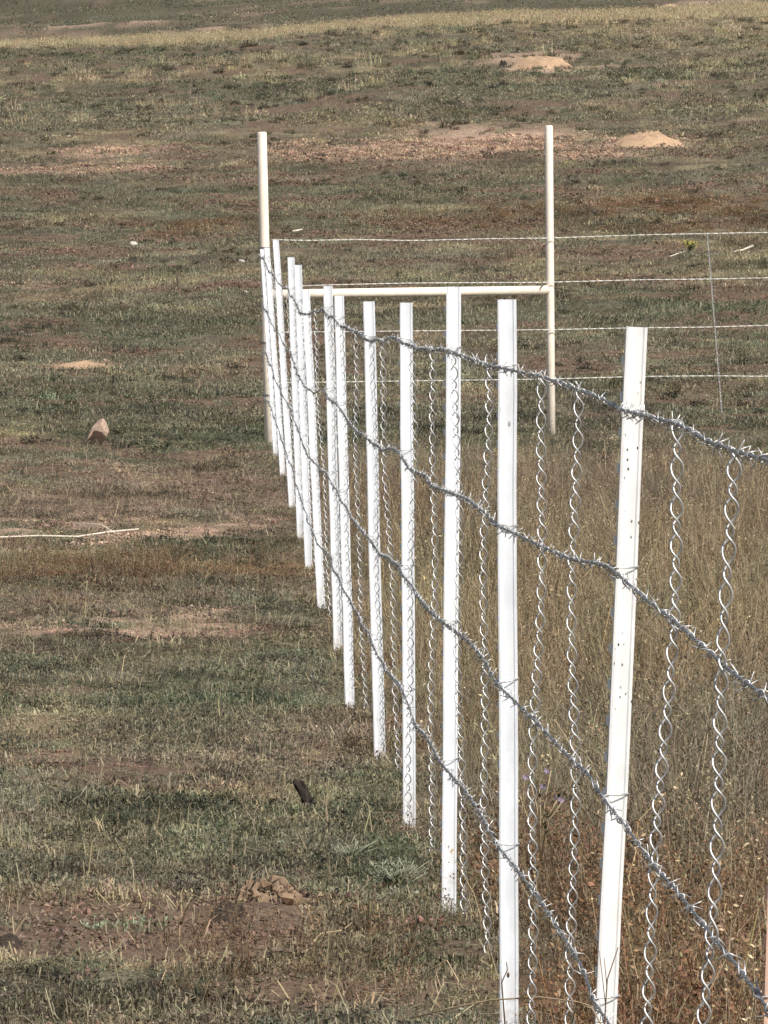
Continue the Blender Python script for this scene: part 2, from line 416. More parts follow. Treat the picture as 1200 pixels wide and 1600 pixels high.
# ---------------------------------------------------------------- ground sheet
def build_ground():
    ys = np.concatenate([np.linspace(-200, 6, 14), np.arange(8, 50, .085), np.arange(50, 110, .2), np.arange(110, 235, .4),
                         np.arange(236, 330, 4), np.arange(334, 700, 6), np.linspace(720, 2600, 30)])
    u = np.linspace(-1, 1, 131)
    outer = np.array([1.4, 2, 3, 5, 9, 16, 30, 60])
    rows = []
    for y in ys:
        hw = .0676 * max(y, 8) + 1.6
        hw = hw if y > 7 else 2.2
        oo = hw * outer
        oo = oo * max(1, 900 / oo[-1]) ** (np.arange(1, 9) / 8)
        rows.append(np.concatenate([-oo[::-1], u * hw, oo]))
    X = np.array(rows); Y = np.repeat(ys[:, None], X.shape[1], 1)
    Z = terrain(X.ravel(), Y.ravel())
    xf, yf = X.ravel(), Y.ravel()
    c, bare, f, enc = base_colour(xf, yf)
    # soil under the grass: brown earth and thatch, bare where patches say so
    soilc = COL['soil'] * (f['soil'][:, None]) + COL['dirt'] * (1 - f['soil'][:, None])
    under = c * .62 + COL['dirt'] * .30
    nb = (sstep(.52, .64, fbm(xf, yf, 1.1, 111, 4) - .045 * (1 - sstep(36, 50, yf))) * .85 * (1 - enc) * (1 - sstep(226, 235, yf)))
    b = np.maximum(bare, nb)[:, None]
    col = under * (1 - b) + soilc * b
    nr, nc = X.shape
    V = np.stack([xf, yf, Z], 1)
    idx = np.arange(nr * nc).reshape(nr, nc)
    Fq = np.stack([idx[:-1, :-1], idx[:-1, 1:], idx[1:, 1:], idx[1:, :-1]], -1).reshape(-1, 4)
    me = bpy.data.meshes.new('ground')
    me.vertices.add(len(V)); me.vertices.foreach_set('co', V.ravel())
    me.loops.add(Fq.size); me.loops.foreach_set('vertex_index', Fq.ravel())
    me.polygons.add(len(Fq)); me.polygons.foreach_set('loop_start', np.arange(0, Fq.size, 4)); me.polygons.foreach_set('loop_total', np.full(len(Fq), 4))
    me.polygons.foreach_set('use_smooth', np.ones(len(Fq), bool))
    me.update(); me.validate()
    at_ = me.attributes.new('col', 'FLOAT_COLOR', 'POINT')
    at_.data.foreach_set('color', np.concatenate([col, np.ones((len(col), 1))], 1).astype(np.float32).ravel())
    me.materials.append(M['ground'])
    o = bpy.data.objects.new('ground', me); C.objects.link(o)
    tag(o, 'dry grazed prairie ground rising to a far crest', 'ground', kind='structure')
build_ground()

# ---------------------------------------------------------------- main fence
# distance, top px, top row, bottom px, bottom row (None: bottom out of frame, on the ground)
POSTS = [
    (5.0, 1790, 650, 1690, None), (7.8, 1250, 560, 1190, None), (10.6, 995, 511, 932, None), (13.1, 793, 468, 797, None), (15.6, 709, 448, 702, 1440),
    (18.7, 635, 473, 640, 1285), (21.6, 577, 471, 594, 1190), (24.3, 530, 462, 547, 1100), (27.1, 513, 447, 529, 1020),
    (29.9, 478, 453, 502, 945), (32.7, 466, 414, 483, 890), (35.5, 455, 402, 470, 842), (38.3, 431, 375, 456, 785),
    (41.0, 417, 387, 442, 745), (43.7, 411, 389, 432, 715)]
PX0, PX1 = -.0045, .0275     # T section extents along the stem
post_info = []
fence = empty('barbed_wire_fence', (float(fence_x(15.6)), 15.6, 0.0))
tag(fence, 'long barbed wire fence of white steel posts running away into the field', 'fence')

def post_mesh(h, seed):
    r = random.Random(seed)
    mb = MB(); bury = .3
    cxo = -(PX0 + PX1) / 2
    sec = [(-.0045, -.0175), (-.0010, -.0178), (.0012, -.0060), (.0030, -.0031), (.0210, -.0027), (.0235, -.0042), (.0275, -.0040),
           (.0275, .0040), (.0235, .0042), (.0210, .0027), (.0030, .0031), (.0012, .0060), (-.0010, .0178), (-.0045, .0175)]
    zs = [-bury] + [h * i / 8 for i in range(9)]
    n = len(sec)
    for i, z in enumerate(zs):
        bx = r.uniform(-.0012, .0012) if 0 < i < 9 else 0
        for (x, y) in sec: mb.v.append(Vector((x + cxo + bx, y, z)))
    for i in range(len(zs) - 1):
        for k in range(n):
            k2 = (k + 1) % n
            mb.f.append((i * n + k, i * n + k2, (i + 1) * n + k2, (i + 1) * n + k))
    mb.f.append(tuple(reversed(range(n)))); t = (len(zs) - 1) * n
    mb.f.append(tuple(range(t, t + n)))
    z = h - .05
    while z > .04:       # studs on the flange
        mb.box(-.0045 + cxo - .0045, -.0045 + cxo + .0004, -.0055, .0055, z - .007, z + .007)
        z -= .054
    return mb
for i, (d, tx, ty, bx, by) in enumerate(POSTS):
    if by is None:
        zb = float(terrain((bx - CX) / F * d, d)); by = HORIZ + (CAMZ - zb) / d * F
    T = at(tx, ty, d); B = at(bx, by, d)
    zg = float(terrain(B.x, d))
    zz = (T - B).normalized()
    yaw = math.radians(random.uniform(-9, 9) - 2)
    xx = Vector((math.cos(yaw), math.sin(yaw), 0)); xx = (xx - zz * xx.dot(zz)).normalized()
    yy = zz.cross(xx)
    Bg = B + zz * ((zg - B.z) / zz.z)
    h = (T - Bg).length
    mw = Matrix(((xx.x, yy.x, zz.x, Bg.x), (xx.y, yy.y, zz.y, Bg.y), (xx.z, yy.z, zz.z, Bg.z), (0, 0, 0, 1)))
    o = post_mesh(h, i).build('post', M['salmon' if i == 1 else 'chipped' if i == 2 else 'white'], fence, False, mw)
    if i == 1: o['label'] = 'salmon pink post at the near end'
    post_info.append((d, Bg, zz, xx, yy, h))

WH = [1.268, .962, .662, .352]         # strand heights over the ground
# photo rows measured where each strand meets posts (index in POSTS -> rows)
WROW = {1: (724, 1092, 1558, 1992), 2: (640, 888, 1243, 1560), 3: (573, 820, 1068, 1320), 4: (546, 765, 969, 1190), 5: (528, 705, 883, 1070),
        6: (524, 680, 838, 990), 7: (494, 628, 766, 905), 8: (481, 607, 738, 868)}
FREE = {  # extra bends (px,row) in the near spans, per strand
    0: [(722, 556), (762, 571), (850, 590), (905, 610), (955, 630), (1062, 664), (1105, 690), (1150, 706)],
    1: [(730, 780), (763, 806), (850, 856), (893, 875), (930, 880), (1010, 938), (1050, 968), (1100, 1012), (1148, 1055)],
    2: [(730, 1000), (757, 1032), (838, 1128), (887, 1182), (922, 1212), (985, 1302), (1020, 1352), (1062, 1398), (1106, 1455), (1150, 1508)],
    3: [(730, 1240), (754, 1278), (836, 1395), (887, 1475), (912, 1515), (985, 1650), (1060, 1790)]}
def strand_points(k):
    knots = []      # (d, point)
    for i, (d, Bg, zz, xx, yy, h) in enumerate(post_info):
        lat = -(PX1 - PX0) / 2 - .0045 - .004
        if i in WROW:
            row = WROW[i][k]
            zt = at(600, row, d).z
            s = (zt - Bg.z) / zz.z
        else:
            s = WH[k] + random.uniform(-.008, .008)
        knots.append((d, Bg + zz * s + xx * lat))
    # corner pipe end
    knots.append((45.2, at(413, (388, 463, 536, 618)[k], 45.16)))
    pts = []
    pxs = [(CX + p.x / d * F, 1 / d) for d, p in knots]
    for (px, row) in FREE[k]:
        for a in range(len(knots) - 1):
            if pxs[a][0] >= px > pxs[a + 1][0]:
                t = (px - pxs[a + 1][0]) / (pxs[a][0] - pxs[a + 1][0])
                inv = pxs[a + 1][1] + t * (pxs[a][1] - pxs[a + 1][1])
                pts.append((1 / inv, at(px, row, 1 / inv)))
    r = random.Random(100 + k)
    for a in range(4, len(knots) - 1):      # far spans: slight sag and kinks at the stays
        for t in (.2, .36, .52, .68, .85):
            p = knots[a][1].lerp(knots[a + 1][1], t)
            p += Vector((r.uniform(-.006, .006), 0, r.uniform(-.010, .007) - .012 * math.sin(math.pi * t)))
            pts.append((p.y, p))
    allp = sorted(knots + pts, key=lambda q: q[0])
    return allp, knots
def dense(allp, step):
    """resample a polyline with rounded kinks"""
    P = np.array([p for _, p in allp]); L = np.concatenate([[0], np.cumsum(np.linalg.norm(np.diff(P, axis=0), axis=1))])
    s = np.arange(0, L[-1], step)
    out = np.zeros((len(s), 3))
    for o in (-.12, -.06, 0, .06, .12):
        q = np.clip(s + o, 0, L[-1])
        out += np.stack([np.interp(q, L, P[:, j]) for j in range(3)], 1)
    return out / 5, s
def twist_mesh(P, s, rad, off, pitch, sides, name, mat, jit=0):
    """two strands twisted round the path P"""
    n = len(P)
    T = np.gradient(P, axis=0); T /= np.linalg.norm(T, axis=1)[:, None]
    A = np.cross(T, np.array([0, 0, 1.0])); A /= np.linalg.norm(A, axis=1)[:, None]
    Bv = np.cross(A, T)
    V = []; Fq = []
    for st in (0, 1):
        ph = 2 * math.pi * s / pitch + math.pi * st
        Cc = P + (A * np.cos(ph)[:, None] + Bv * np.sin(ph)[:, None]) * off
        base = st * n * sides
        ring = np.zeros((n, sides, 3))
        for k in range(sides):
            an = 2 * math.pi * k / sides
            ring[:, k] = Cc + (A * math.cos(an) + Bv * math.sin(an)) * rad
        V.append(ring.reshape(-1, 3))
        i = np.arange(n - 1)[:, None] * sides; k = np.arange(sides)[None, :]; k2 = (k + 1) % sides
        Fq.append(np.stack([base + i + k, base + i + k2, base + i + sides + k2, base + i + sides + k], -1).reshape(-1, 4))
    return np_mesh(name, np.concatenate(V), np.concatenate(Fq), mat)
def np_mesh(name, V, Fq, mat, smooth=True):
    me = bpy.data.meshes.new(name); k = Fq.shape[1]
    me.vertices.add(len(V)); me.vertices.foreach_set('co', np.asarray(V, np.float32).ravel())
    me.loops.add(Fq.size); me.loops.foreach_set('vertex_index', Fq.astype(np.int32).ravel())
    me.polygons.add(len(Fq)); me.polygons.foreach_set('loop_start', np.arange(0, Fq.size, k)); me.polygons.foreach_set('loop_total', np.full(len(Fq), k))
    if smooth: me.polygons.foreach_set('use_smooth', np.ones(len(Fq), bool))
    me.update(); me.validate(); me.materials.append(mat)
    return me

def barb_mesh(seed, sides=4):
    """four-point barb: a wire wrapped round the strands along local Y, its cut ends sticking out"""
    r = random.Random(seed); mb = MB()
    for q in (0, 1):
        a0 = r.uniform(0, 6.28); y0 = -.006 + q * .007
        pts = []
        R = .0042; nseg = 8
        ln = r.uniform(.010, .016)
        t0 = Vector((math.sin(a0), 0, -math.cos(a0)))
        st = Vector((math.cos(a0) * R, y0, math.sin(a0) * R))
        pts.append(st + t0 * ln + Vector((0, r.uniform(-.006, .006), 0)))
        turn = 2 * math.pi * 1.15
        for j in range(nseg + 1):
            a = a0 + turn * j / nseg
            pts.append(Vector((math.cos(a) * R, y0 + .005 * j / nseg, math.sin(a) * R)))
        a1 = a0 + turn
        t1 = Vector((-math.sin(a1), 0, math.cos(a1)))
        pts.append(pts[-1] + t1 * ln + Vector((0, r.uniform(-.006, .006), 0)))
        mb.tube(pts, [.0007] + [.0011] * (len(pts) - 2) + [.0007], sides)
    return mb
barb_protos = [barb_mesh(i).mesh('barb', M['stay'], True) for i in range(5)]
barb_far = [barb_mesh(20 + i, 3) for i in range(3)]

strands = []
near_budget = 0
for k in range(4):
    allp, knots = strand_points(k)
    P, s = dense(allp, .0125)
    me = twist_mesh(P, s, .00135, .00145, .075, 5, 'barbed_wire', M['barb'])
    wo = link('barbed_wire', me, fence, Matrix.Identity(4))
    strands.append((P, wo))
    r = random.Random(40 + k)
    q = .05; far = MB()
    while q < s[-1] - .1:
        i = int(q / .0125); p = Vector(P[i]); t = Vector(P[min(i + 1, len(P) - 1)] - P[i - 1]).normalized()
        a = t.cross(Vector((0, 0, 1))).normalized(); b = a.cross(t)
        an = r.uniform(0, 6.28)
        xa = a * math.cos(an) + b * math.sin(an); za = xa.cross(t)
        mw = Matrix(((xa.x, t.x, za.x, p.x), (xa.y, t.y, za.y, p.y), (xa.z, t.z, za.z, p.z), (0, 0, 0, 1)))
        if p.y < 7.0:
            pass
        elif p.y < 14.9:
            link('barb', r.choice(barb_protos), wo, mw)
        elif p.y < 24 or r.uniform(0, 1) < .55:
            g = r.choice(barb_far); b0 = len(far.v)
            far.v += [mw @ v for v in g.v]; far.f += [tuple(b0 + j for j in f) for f in g.f]
        q += r.uniform(.14, .21)
    fo = far.build('far_barbs', M['stay'], wo, True, Matrix.Identity(4))
    fo['kind'] = 'stuff'
    # clips holding the strand to each post
    for i, (d, Bg, zz, xx, yy, h) in enumerate(post_info):
        pk = knots[i][1]
        c = MB(); wd = (PX1 - PX0) / 2 + .002; sl = r.uniform(-.012, .012)
        cen = pk + xx * (wd + .0065)
        pts = [pk + yy * -.022 + xx * -.004 + zz * .003, pk + yy * -.020 + xx * .004,
               cen - xx * wd * .9 - yy * .0205 + zz * .002, cen + xx * wd * .2 - yy * .012 + zz * sl * .5, cen + xx * wd - yy * .006 + zz * sl,
               cen + xx * wd + yy * .006 + zz * sl, cen - xx * wd * .9 + yy * .0205, pk + yy * .022 - xx * .005, pk + yy * .016 - xx * .006 + zz * .004]
        c.tube(pts, .0014, 4)
        c.build('wire_clip', M['stay'], fence, True, Matrix.Identity(4))

# ---- twisted wire stays, hooked over the top strand
def stay_mesh(seed, length=1.22, sides=5, seg=13):
    r = np.random.default_rng(seed)
    per = .050; n = int(length / per * seg); z = -np.linspace(0, length, n)
    ph = 2 * math.pi * (-z) / per + r.uniform(0, 6.28)
    ph = ph + .35 * np.sin(2 * math.pi * (-z) / .31 + r.uniform(0, 6)) - .42 * np.sin(ph)
    R = .0060 * (1 + .30 * np.cos(ph) + .06 * np.sin(2 * math.pi * (-z) / .37 + r.uniform(0, 6)))
    bend = .004 * np.sin(-z * 5 + r.uniform(0, 6)) + .003 * np.sin(-z * 11 + r.uniform(0, 6))
    V = []; Fq = []
    for st in (0, 1):
        a = ph + math.pi * st
        Cc = np.stack([np.cos(a) * R + bend, np.sin(a) * R * .8, z], 1)
        T = np.gradient(Cc, axis=0); T /= np.linalg.norm(T, axis=1)[:, None]
        A = np.cross(T, np.array([0, 1.0, 0])); A /= np.linalg.norm(A, axis=1)[:, None]; Bv = np.cross(T, A)
        ring = np.zeros((n, sides, 3))
        for k in range(sides):
            an = 2 * math.pi * k / sides
            ring[:, k] = Cc + (A * math.cos(an) + Bv * math.sin(an)) * .00155
        V.append(ring.reshape(-1, 3))
        i = np.arange(n - 1)[:, None] * sides; k = np.arange(sides)[None, :]; k2 = (k + 1) % sides
        Fq.append(np.stack([i + k, i + k2, i + sides + k2, i + sides + k], -1).reshape(-1, 4) + st * n * sides)
    return np_mesh('wire_stay', np.concatenate(V), np.concatenate(Fq), M['stay'])
stay_protos = [stay_mesh(i) for i in range(6)]
# photo px at top, px at another row, that row, distance
STAYS = [(1062, 1012, 1590, 9.5), (1150, 1097, 1590, 8.4), (846, 831, 1590, 12.4), (904, 889, 1590, 11.6), (714, 727, 1440, 15.25), (760, 757, 1505, 14.4),
         (645, 640, 1285, 18.1), (676, 676, 1325, 17.1), (584, 600, 1190, 21.0), (598, 621, 1200, 20.0), (534, 552, 1100, 23.6), (557, 569, 1100, 22.6),
         (517, 534, 1020, 26.4), (524, 543, 1040, 25.4), (485, 510, 945, 29.1), (494, 516, 965, 28.2)]
for i in range(9, 14):
    d0, d1 = POSTS[i][0], POSTS[i + 1][0] if i + 1 < len(POSTS) else 45
    for t in (.35, .68):
        d = d0 + (d1 - d0) * t if i + 1 < len(POSTS) else d0
        tx = POSTS[i][1] * (1 - t) + POSTS[min(i + 1, 14)][1] * t + 5; bx = POSTS[i][3] * (1 - t) + POSTS[min(i + 1, 14)][3] * t + 5
        STAYS.append((tx, bx, 1000 - (d - 28) * 18, d))
P0 = strands[0][0]
for i, (tx, bx, br, d) in enumerate(STAYS):
    j = int(np.argmin(np.abs(P0[:, 1] - d))); top = Vector(P0[j])
    trow = HORIZ + (CAMZ - top.z) / d * F
    tpx = CX + top.x / d * F
    px = tx * .6 + tpx * .4 if abs(tx - tpx) < 14 else tx
    top = at(px, trow - 4, d); low = at(bx, br, d)
    z = (top - low).normalized()
    yaw = random.uniform(-.5, .5)
    x = Vector((math.cos(yaw), math.sin(yaw), 0)); x = (x - z * x.dot(z)).normalized(); y = z.cross(x)
    mw = Matrix(((x.x, y.x, z.x, top.x), (x.y, y.y, z.y, top.y), (x.z, y.z, z.z, top.z), (0, 0, 0, 1)))
    link('wire_stay', stay_protos[i % 6], fence, mw)

# ---------------------------------------------------------------- pipe corner brace
def pipe(name, p0, p1, r, parent, cap_top=True, bury=.3):
    ax = (p1 - p0).normalized(); L = (p1 - p0).length
    pts = [p0 - ax * bury, p0 + ax * L * .33, p0 + ax * L * .66, p1 - ax * r * .35]; rr = [r, r, r, r]
    if cap_top:
        pts += [p1 - ax * r * .12, p1]; rr += [r * .93, r * .66]
    mb = MB(); mb.tube(pts, rr, 20)
    o = mb.build(name, M['cream'], parent, True, Matrix.Identity(4))
    return o
A0, A1 = at(421.5, 706, 45.2), at(409, 206, 45.2)
B0, B1 = at(861.5, 678, 46.4), at(857.5, 196, 46.4)
brace = empty('pipe_brace', A0)
tag(brace, 'cream welded pipe brace of two tall posts and one rail at the fence corner', 'fence brace')
pa = pipe('post', A0, A1, .031, brace)
pb = pipe('post', B0, B1, .0265, brace)
ra = at(418, 460, 45.2); rb = at(858.5, 453, 46.4)
dr = (rb - ra).normalized()
mb = MB(); mb.tube([ra + dr * .012, ra.lerp(rb, .5), rb - dr * .012], .030, 20)
rail = mb.build('rail', M['cream'], brace, True, Matrix.Identity(4))
for p, q in ((ra + dr * .034, rail), (rb - dr * .030, rail)):       # weld beads
    w_ = MB(); ring = []
    a = Vector((0, 0, 1)); a = (a - dr * a.dot(dr)).normalized(); b = dr.cross(a)
    ring = [p + (a * math.cos(t * math.pi / 8) + b * math.sin(t * math.pi / 8)) * .030 for t in range(17)]
    w_.tube(ring, .004, 5, False); w_.build('weld_bead', M['cream'], q, True, Matrix.Identity(4))
bl = MB(); bp = at(847, 447, 46.34); bl.tube([bp + Vector((0, -.040, 0)), bp + Vector((0, .0, 0))], .005, 8); bl.build('bolt', M['hole'], rail, False, Matrix.Identity(4))
# wire wraps where the strands end on the corner post
for k, row in enumerate((388, 463, 536, 618)):
    c = MB(); ax = (A1 - A0).normalized(); cen = A0 + ax * ((at(413, row, 45.2).z - A0.z) / ax.z)
    pts = [cen + Vector((math.cos(t), math.sin(t), 0)) * .034 + Vector((0, 0, .006 * t / 6.28 - .004)) for t in np.linspace(0, 12.6, 34)]
    c.tube(pts, .0025, 4); c.build('wire_wrap', M['barb'], pa, True, Matrix.Identity(4))

# ---------------------------------------------------------------- cross fence
xf = empty('cable_fence', at(861.5, 678, 46.4) + Vector((.3, 0, 0)))
tag(xf, 'thin wire fence of four twisted strands running off beside the cream pipe brace', 'fence')
def xd(px): return 45.2 + (px - 415) / (860 - 415) * 1.2 if px < 860 else 46.4 + (px - 860) / 1000 * .6
XR = [[(418, 374), (437, 374), (460, 376), (560, 374), (640, 376), (760, 373), (858, 372), (1000, 367), (1105, 365), (1200, 363), (1420, 360), (1620, 357)],
      [(420, 450), (475, 446), (640, 442), (858, 441), (1000, 437), (1105, 436), (1200, 434), (1420, 431), (1620, 428)],
      [(421, 519), (640, 517), (858, 515), (1000, 512), (1110, 511), (1200, 508), (1420, 504), (1620, 500)],
      [(422, 598), (640, 595), (858, 592), (1000, 588), (1120, 587), (1200, 588), (1420, 581), (1620, 576)]]
for k in range(4):
    fr = -.034 if True else 0
    pl = [(0, at(px, row, xd(px)) + Vector((0, fr, 0))) for px, row in XR[k]]
    P, s = dense(pl, .014)
    link('cable_wire', twist_mesh(P, s, .0016, .0018, .11, 5, 'cable_wire', M['thin']), xf, Matrix.Identity(4))
sm = MB()
top, low = at(1105, 363, xd(1105)), at(1128, 646, xd(1105))
n = 220
for st in (0, 1):
    pts = []
    for i in range(n + 1):
        t = i / n; p = top.lerp(low, t); a = t * 28 * 2 * math.pi + st * math.pi
        pts.append(p + Vector((math.cos(a) * .005, math.sin(a) * .005 - .036, 0)))
    sm.tube(pts, .0017, 4)
sm.build('wire_stay', M['stay'], xf, True, Matrix.Identity(4))
# next steel post of the cross fence, beyond the right edge
dpx = 1600; d_ = xd(dpx); xg = (dpx - CX) / F * d_; zg = float(terrain(xg, d_))
post_mesh(1.38, 99).build('post', M['white'], xf, False, Matrix.Translation((xg, d_, zg)) @ Matrix.Rotation(math.radians(90), 4, 'Z'))

# ---------------------------------------------------------------- grass tufts (prototypes live outside the scene)
def tuft(name, nb, rad, h0, h1, wd, lean, seed, stalk=0.0, flat=0.0, bits=0, bit=.006, bith=1.0):
    """a clump of tapering blades and stems, with `bits` leaflets or seeds along each stalk"""
    r = np.random.default_rng(seed); V = []; Fc = []; bv = []
    for _ in range(nb):
        a = r.uniform(0, 6.283); rr = rad * math.sqrt(r.uniform())
        bx, by = math.cos(a) * rr, math.sin(a) * rr
        la = a + r.normal(0, 1.0); ll = abs(r.normal(lean, lean * .6))
        h = (h0 + (h1 - h0) * r.uniform() ** 1.5) * (1 - .3 * rr / rad)
        isst = r.uniform() < stalk
        if isst: ll *= .6; h *= 1.2
        isfl = r.uniform() < flat
        tip = np.array([bx + math.cos(la) * h * ll, by + math.sin(la) * h * ll, h * max(.2, 1 - .35 * ll)])
        mid = np.array([bx + math.cos(la) * h * ll * .32, by + math.sin(la) * h * ll * .32, h * .58])
        if isfl: h = max(h, .03)
        if isfl: tip[2] = r.uniform(.002, .4) * min(h, .05); mid[2] = r.uniform(.1, .6) * min(h, .05); tip[0] = bx + math.cos(la) * h; tip[1] = by + math.sin(la) * h
        mid = mid + r.normal(0, .05, 3) * h
        fa = r.uniform(0, 6.283); wv = np.array([math.cos(fa), math.sin(fa), 0]) * wd * r.uniform(.6, 1.3) * (.6 if isst else 1)
        b = len(V); p0 = np.array([bx, by, -.012])
        V += [p0 - wv * .5, p0 + wv * .5, mid - wv * .45, mid + wv * .45, tip]
        Fc += [(b, b + 1, b + 3, b + 2), (b + 2, b + 3, b + 4)]
        bv += [(r.uniform(), min(1, r.uniform() + (.22 if isst or isfl else 0)), 0, 1)] * 5
        if isst and bits:
            for _b in range(bits):
                t = r.uniform(1 - bith, 1.0)
                q = p0 + (mid - p0) * (t * 2) if t < .5 else mid + (tip - mid) * (t * 2 - 1)
                u = r.normal(0, 1, 3); u /= np.linalg.norm(u); u[2] = abs(u[2]); e = r.normal(0, 1, 3); e = np.cross(u, e); e /= np.linalg.norm(e)
                sz = bit * r.uniform(.4, 1.3); b = len(V)
                V += [q, q + u * sz * .6 + e * sz * .3, q + u * sz * 1.3, q + u * sz * .6 - e * sz * .3]
                Fc += [(b, b + 1, b + 2, b + 3)]
                bv += [(r.uniform(0, .9), r.uniform(0, .80), 0, 1)] * 4
    me = bpy.data.meshes.new(name); me.from_pydata([tuple(v) for v in V], [], Fc); me.update()
    a_ = me.attributes.new('bv', 'FLOAT_COLOR', 'POINT'); a_.data.foreach_set('color', np.array(bv, np.float32).ravel())
    me.materials.append(M['grass'])
    return bpy.data.objects.new(name, me)
def proto_coll(name, objs):
    c = bpy.data.collections.new(name)
    for o in objs: c.objects.link(o)
    return c
def gn_group(name, coll):
    g = bpy.data.node_groups.new(name, 'GeometryNodeTree')
    g.interface.new_socket('Geometry', in_out='INPUT', socket_type='NodeSocketGeometry')
    g.interface.new_socket('Geometry', in_out='OUTPUT', socket_type='NodeSocketGeometry')
    i = g.nodes.new('NodeGroupInput'); o = g.nodes.new('NodeGroupOutput')
    ci = g.nodes.new('GeometryNodeCollectionInfo'); ci.inputs[0].default_value = coll
    ci.inputs['Separate Children'].default_value = True; ci.inputs['Reset Children'].default_value = True
    ip = g.nodes.new('GeometryNodeInstanceOnPoints'); ip.inputs['Pick Instance'].default_value = True
    def attr(nm, ty):
        n = g.nodes.new('GeometryNodeInputNamedAttribute'); n.data_type = ty; n.inputs[0].default_value = nm
        return n.outputs[0]
    L = g.links.new
    L(i.outputs[0], ip.inputs['Points']); L(ci.outputs[0], ip.inputs['Instance'])
    L(attr('idx', 'INT'), ip.inputs['Instance Index'])
    er = g.nodes.new('FunctionNodeEulerToRotation'); L(attr('rot', 'FLOAT_VECTOR'), er.inputs[0]); L(er.outputs[0], ip.inputs['Rotation'])
    L(attr('scl', 'FLOAT_VECTOR'), ip.inputs['Scale'])
    L(ip.outputs[0], o.inputs[0])
    return g
def scatter(name, label, cat, coll, xy, scl, tint, sink=0.0, tilt=.12):
    n = len(xy)
    z = terrain(xy[:, 0], xy[:, 1]) - sink
    me = bpy.data.meshes.new(name); me.vertices.add(n)
    me.vertices.foreach_set('co', np.column_stack([xy, z]).astype(np.float32).ravel())
    a = me.attributes.new('idx', 'INT', 'POINT'); a.data.foreach_set('value', rng.integers(0, len(coll.objects), n).astype(np.int32))
    a = me.attributes.new('rot', 'FLOAT_VECTOR', 'POINT')
    a.data.foreach_set('vector', np.column_stack([rng.normal(0, tilt, n), rng.normal(0, tilt, n), rng.uniform(0, 6.283, n)]).astype(np.float32).ravel())
    a = me.attributes.new('scl', 'FLOAT_VECTOR', 'POINT'); a.data.foreach_set('vector', scl.astype(np.float32).ravel())
    a = me.attributes.new('tint', 'FLOAT_COLOR', 'POINT'); a.data.foreach_set('color', np.column_stack([np.clip(tint, 0, 1), np.ones(n)]).astype(np.float32).ravel())
    me.materials.append(M['grass'])
    o = bpy.data.objects.new(name, me); C.objects.link(o)
    md = o.modifiers.new('tufts', 'NODES'); md.node_group = gn_group(name + '_tufts', coll)
    tag(o, label, cat, kind='stuff')
    return o
def sample(n, d0, d1, dens, marg=1.25, extra=1.3):
    dd = np.linspace(d0, d1, 600); hw = .0541 * dd * marg + extra
    pdf = hw * dens(dd); cdf = np.cumsum(pdf); cdf /= cdf[-1]
    d = np.interp(rng.uniform(size=n), cdf, dd); h = .0541 * d * marg + extra
    return np.column_stack([rng.uniform(-1, 1, n) * h, d])
def keep(xy, prob): return xy[rng.uniform(size=len(xy)) < prob]
def jit(c, amt=.22):
    n = len(c)
    return c * (1 + rng.normal(0, amt, (n, 1))) * (1 + rng.normal(0, .06, (n, 3)))

short = proto_coll('short_tufts', [tuft('short', 80, .09, .003, .020, .0019, 2.0, 10 + i, stalk=.22, flat=.55, bits=8, bit=.0075) for i in range(7)])
midt = proto_coll('mid_tufts', [tuft('mid', 40, .06, .010, .075, .0017, 1.2, 30 + i, stalk=.3, flat=.2, bits=5, bit=.006) for i in range(6)])
litter = proto_coll('litter', [tuft('straw', 20, .12, .03, .14, .0022, 1.0, 50 + i, flat=.9) for i in range(5)])
tall = proto_coll('tall_tufts', [tuft('tall', 40, .09, .06, .32, .0018, .5, 70 + i, stalk=.45, bits=4, bit=.0055, bith=.35) for i in range(8)])
weed = proto_coll('weed_tufts', [tuft('weed', 34, .08, .03, .17, .0019, .9, 90 + i, stalk=.8, bits=14, bit=.0055, bith=.9) for i in range(6)])
midfar = proto_coll('field_tufts', [tuft('field', 64, .24, .004, .026, .005, 2.0, 110 + i, stalk=.12, flat=.3, bits=4, bit=.014) for i in range(6)])
far = proto_coll('far_tufts', [tuft('far', 64, .45, .006, .036, .010, 2.0, 130 + i, stalk=.1, flat=.3, bits=4, bit=.03) for i in range(6)])
ridge = proto_coll('ridge_tufts', [tuft('ridge', 60, .35, .08, .42, .009, .45, 150 + i, stalk=.4, bits=3, bit=.035) for i in range(6)])
clump = proto_coll('dark_clumps', [tuft('clump', 60, .10, .02, .11, .006, .8, 170 + i, stalk=.5, bits=6, bit=.02) for i in range(4)])
stems = proto_coll('straw_stems', [tuft('stems', 5, .10, .16, .40, .0024, .5, 210 + i, stalk=.9, bits=8, bit=.007, bith=.3) for i in range(5)])
meadow = proto_coll('meadow_tufts', [tuft('meadow', 50, 1.3, .02, .12, .05, 1.2, 190 + i) for i in range(4)])

def place(name, label, cat, coll, xy, probf, sc, sv, tintf=None, honly=False, **kw):
    c, bare, f, enc = base_colour(xy[:, 0], xy[:, 1])
    p = probf(xy, bare, f, enc); m = rng.uniform(size=len(xy)) < p
    xy, c, bare = xy[m], c[m], bare[m]; f = {k: v[m] for k, v in f.items()}; enc = enc[m]
    if tintf is not None: c = tintf(xy, c, f, enc)
    n = len(xy); s = rng.uniform(1 - sv, 1 + sv, n); k = sc(xy, f, enc) if callable(sc) else sc
    hz = s * rng.uniform(.8, 1.2, n) * k
    if honly: s = s * .5 + .5
    else: s = s * k
    scatter(name, label, cat, coll, xy, np.column_stack([s, s, hz]), jit(c), **kw)

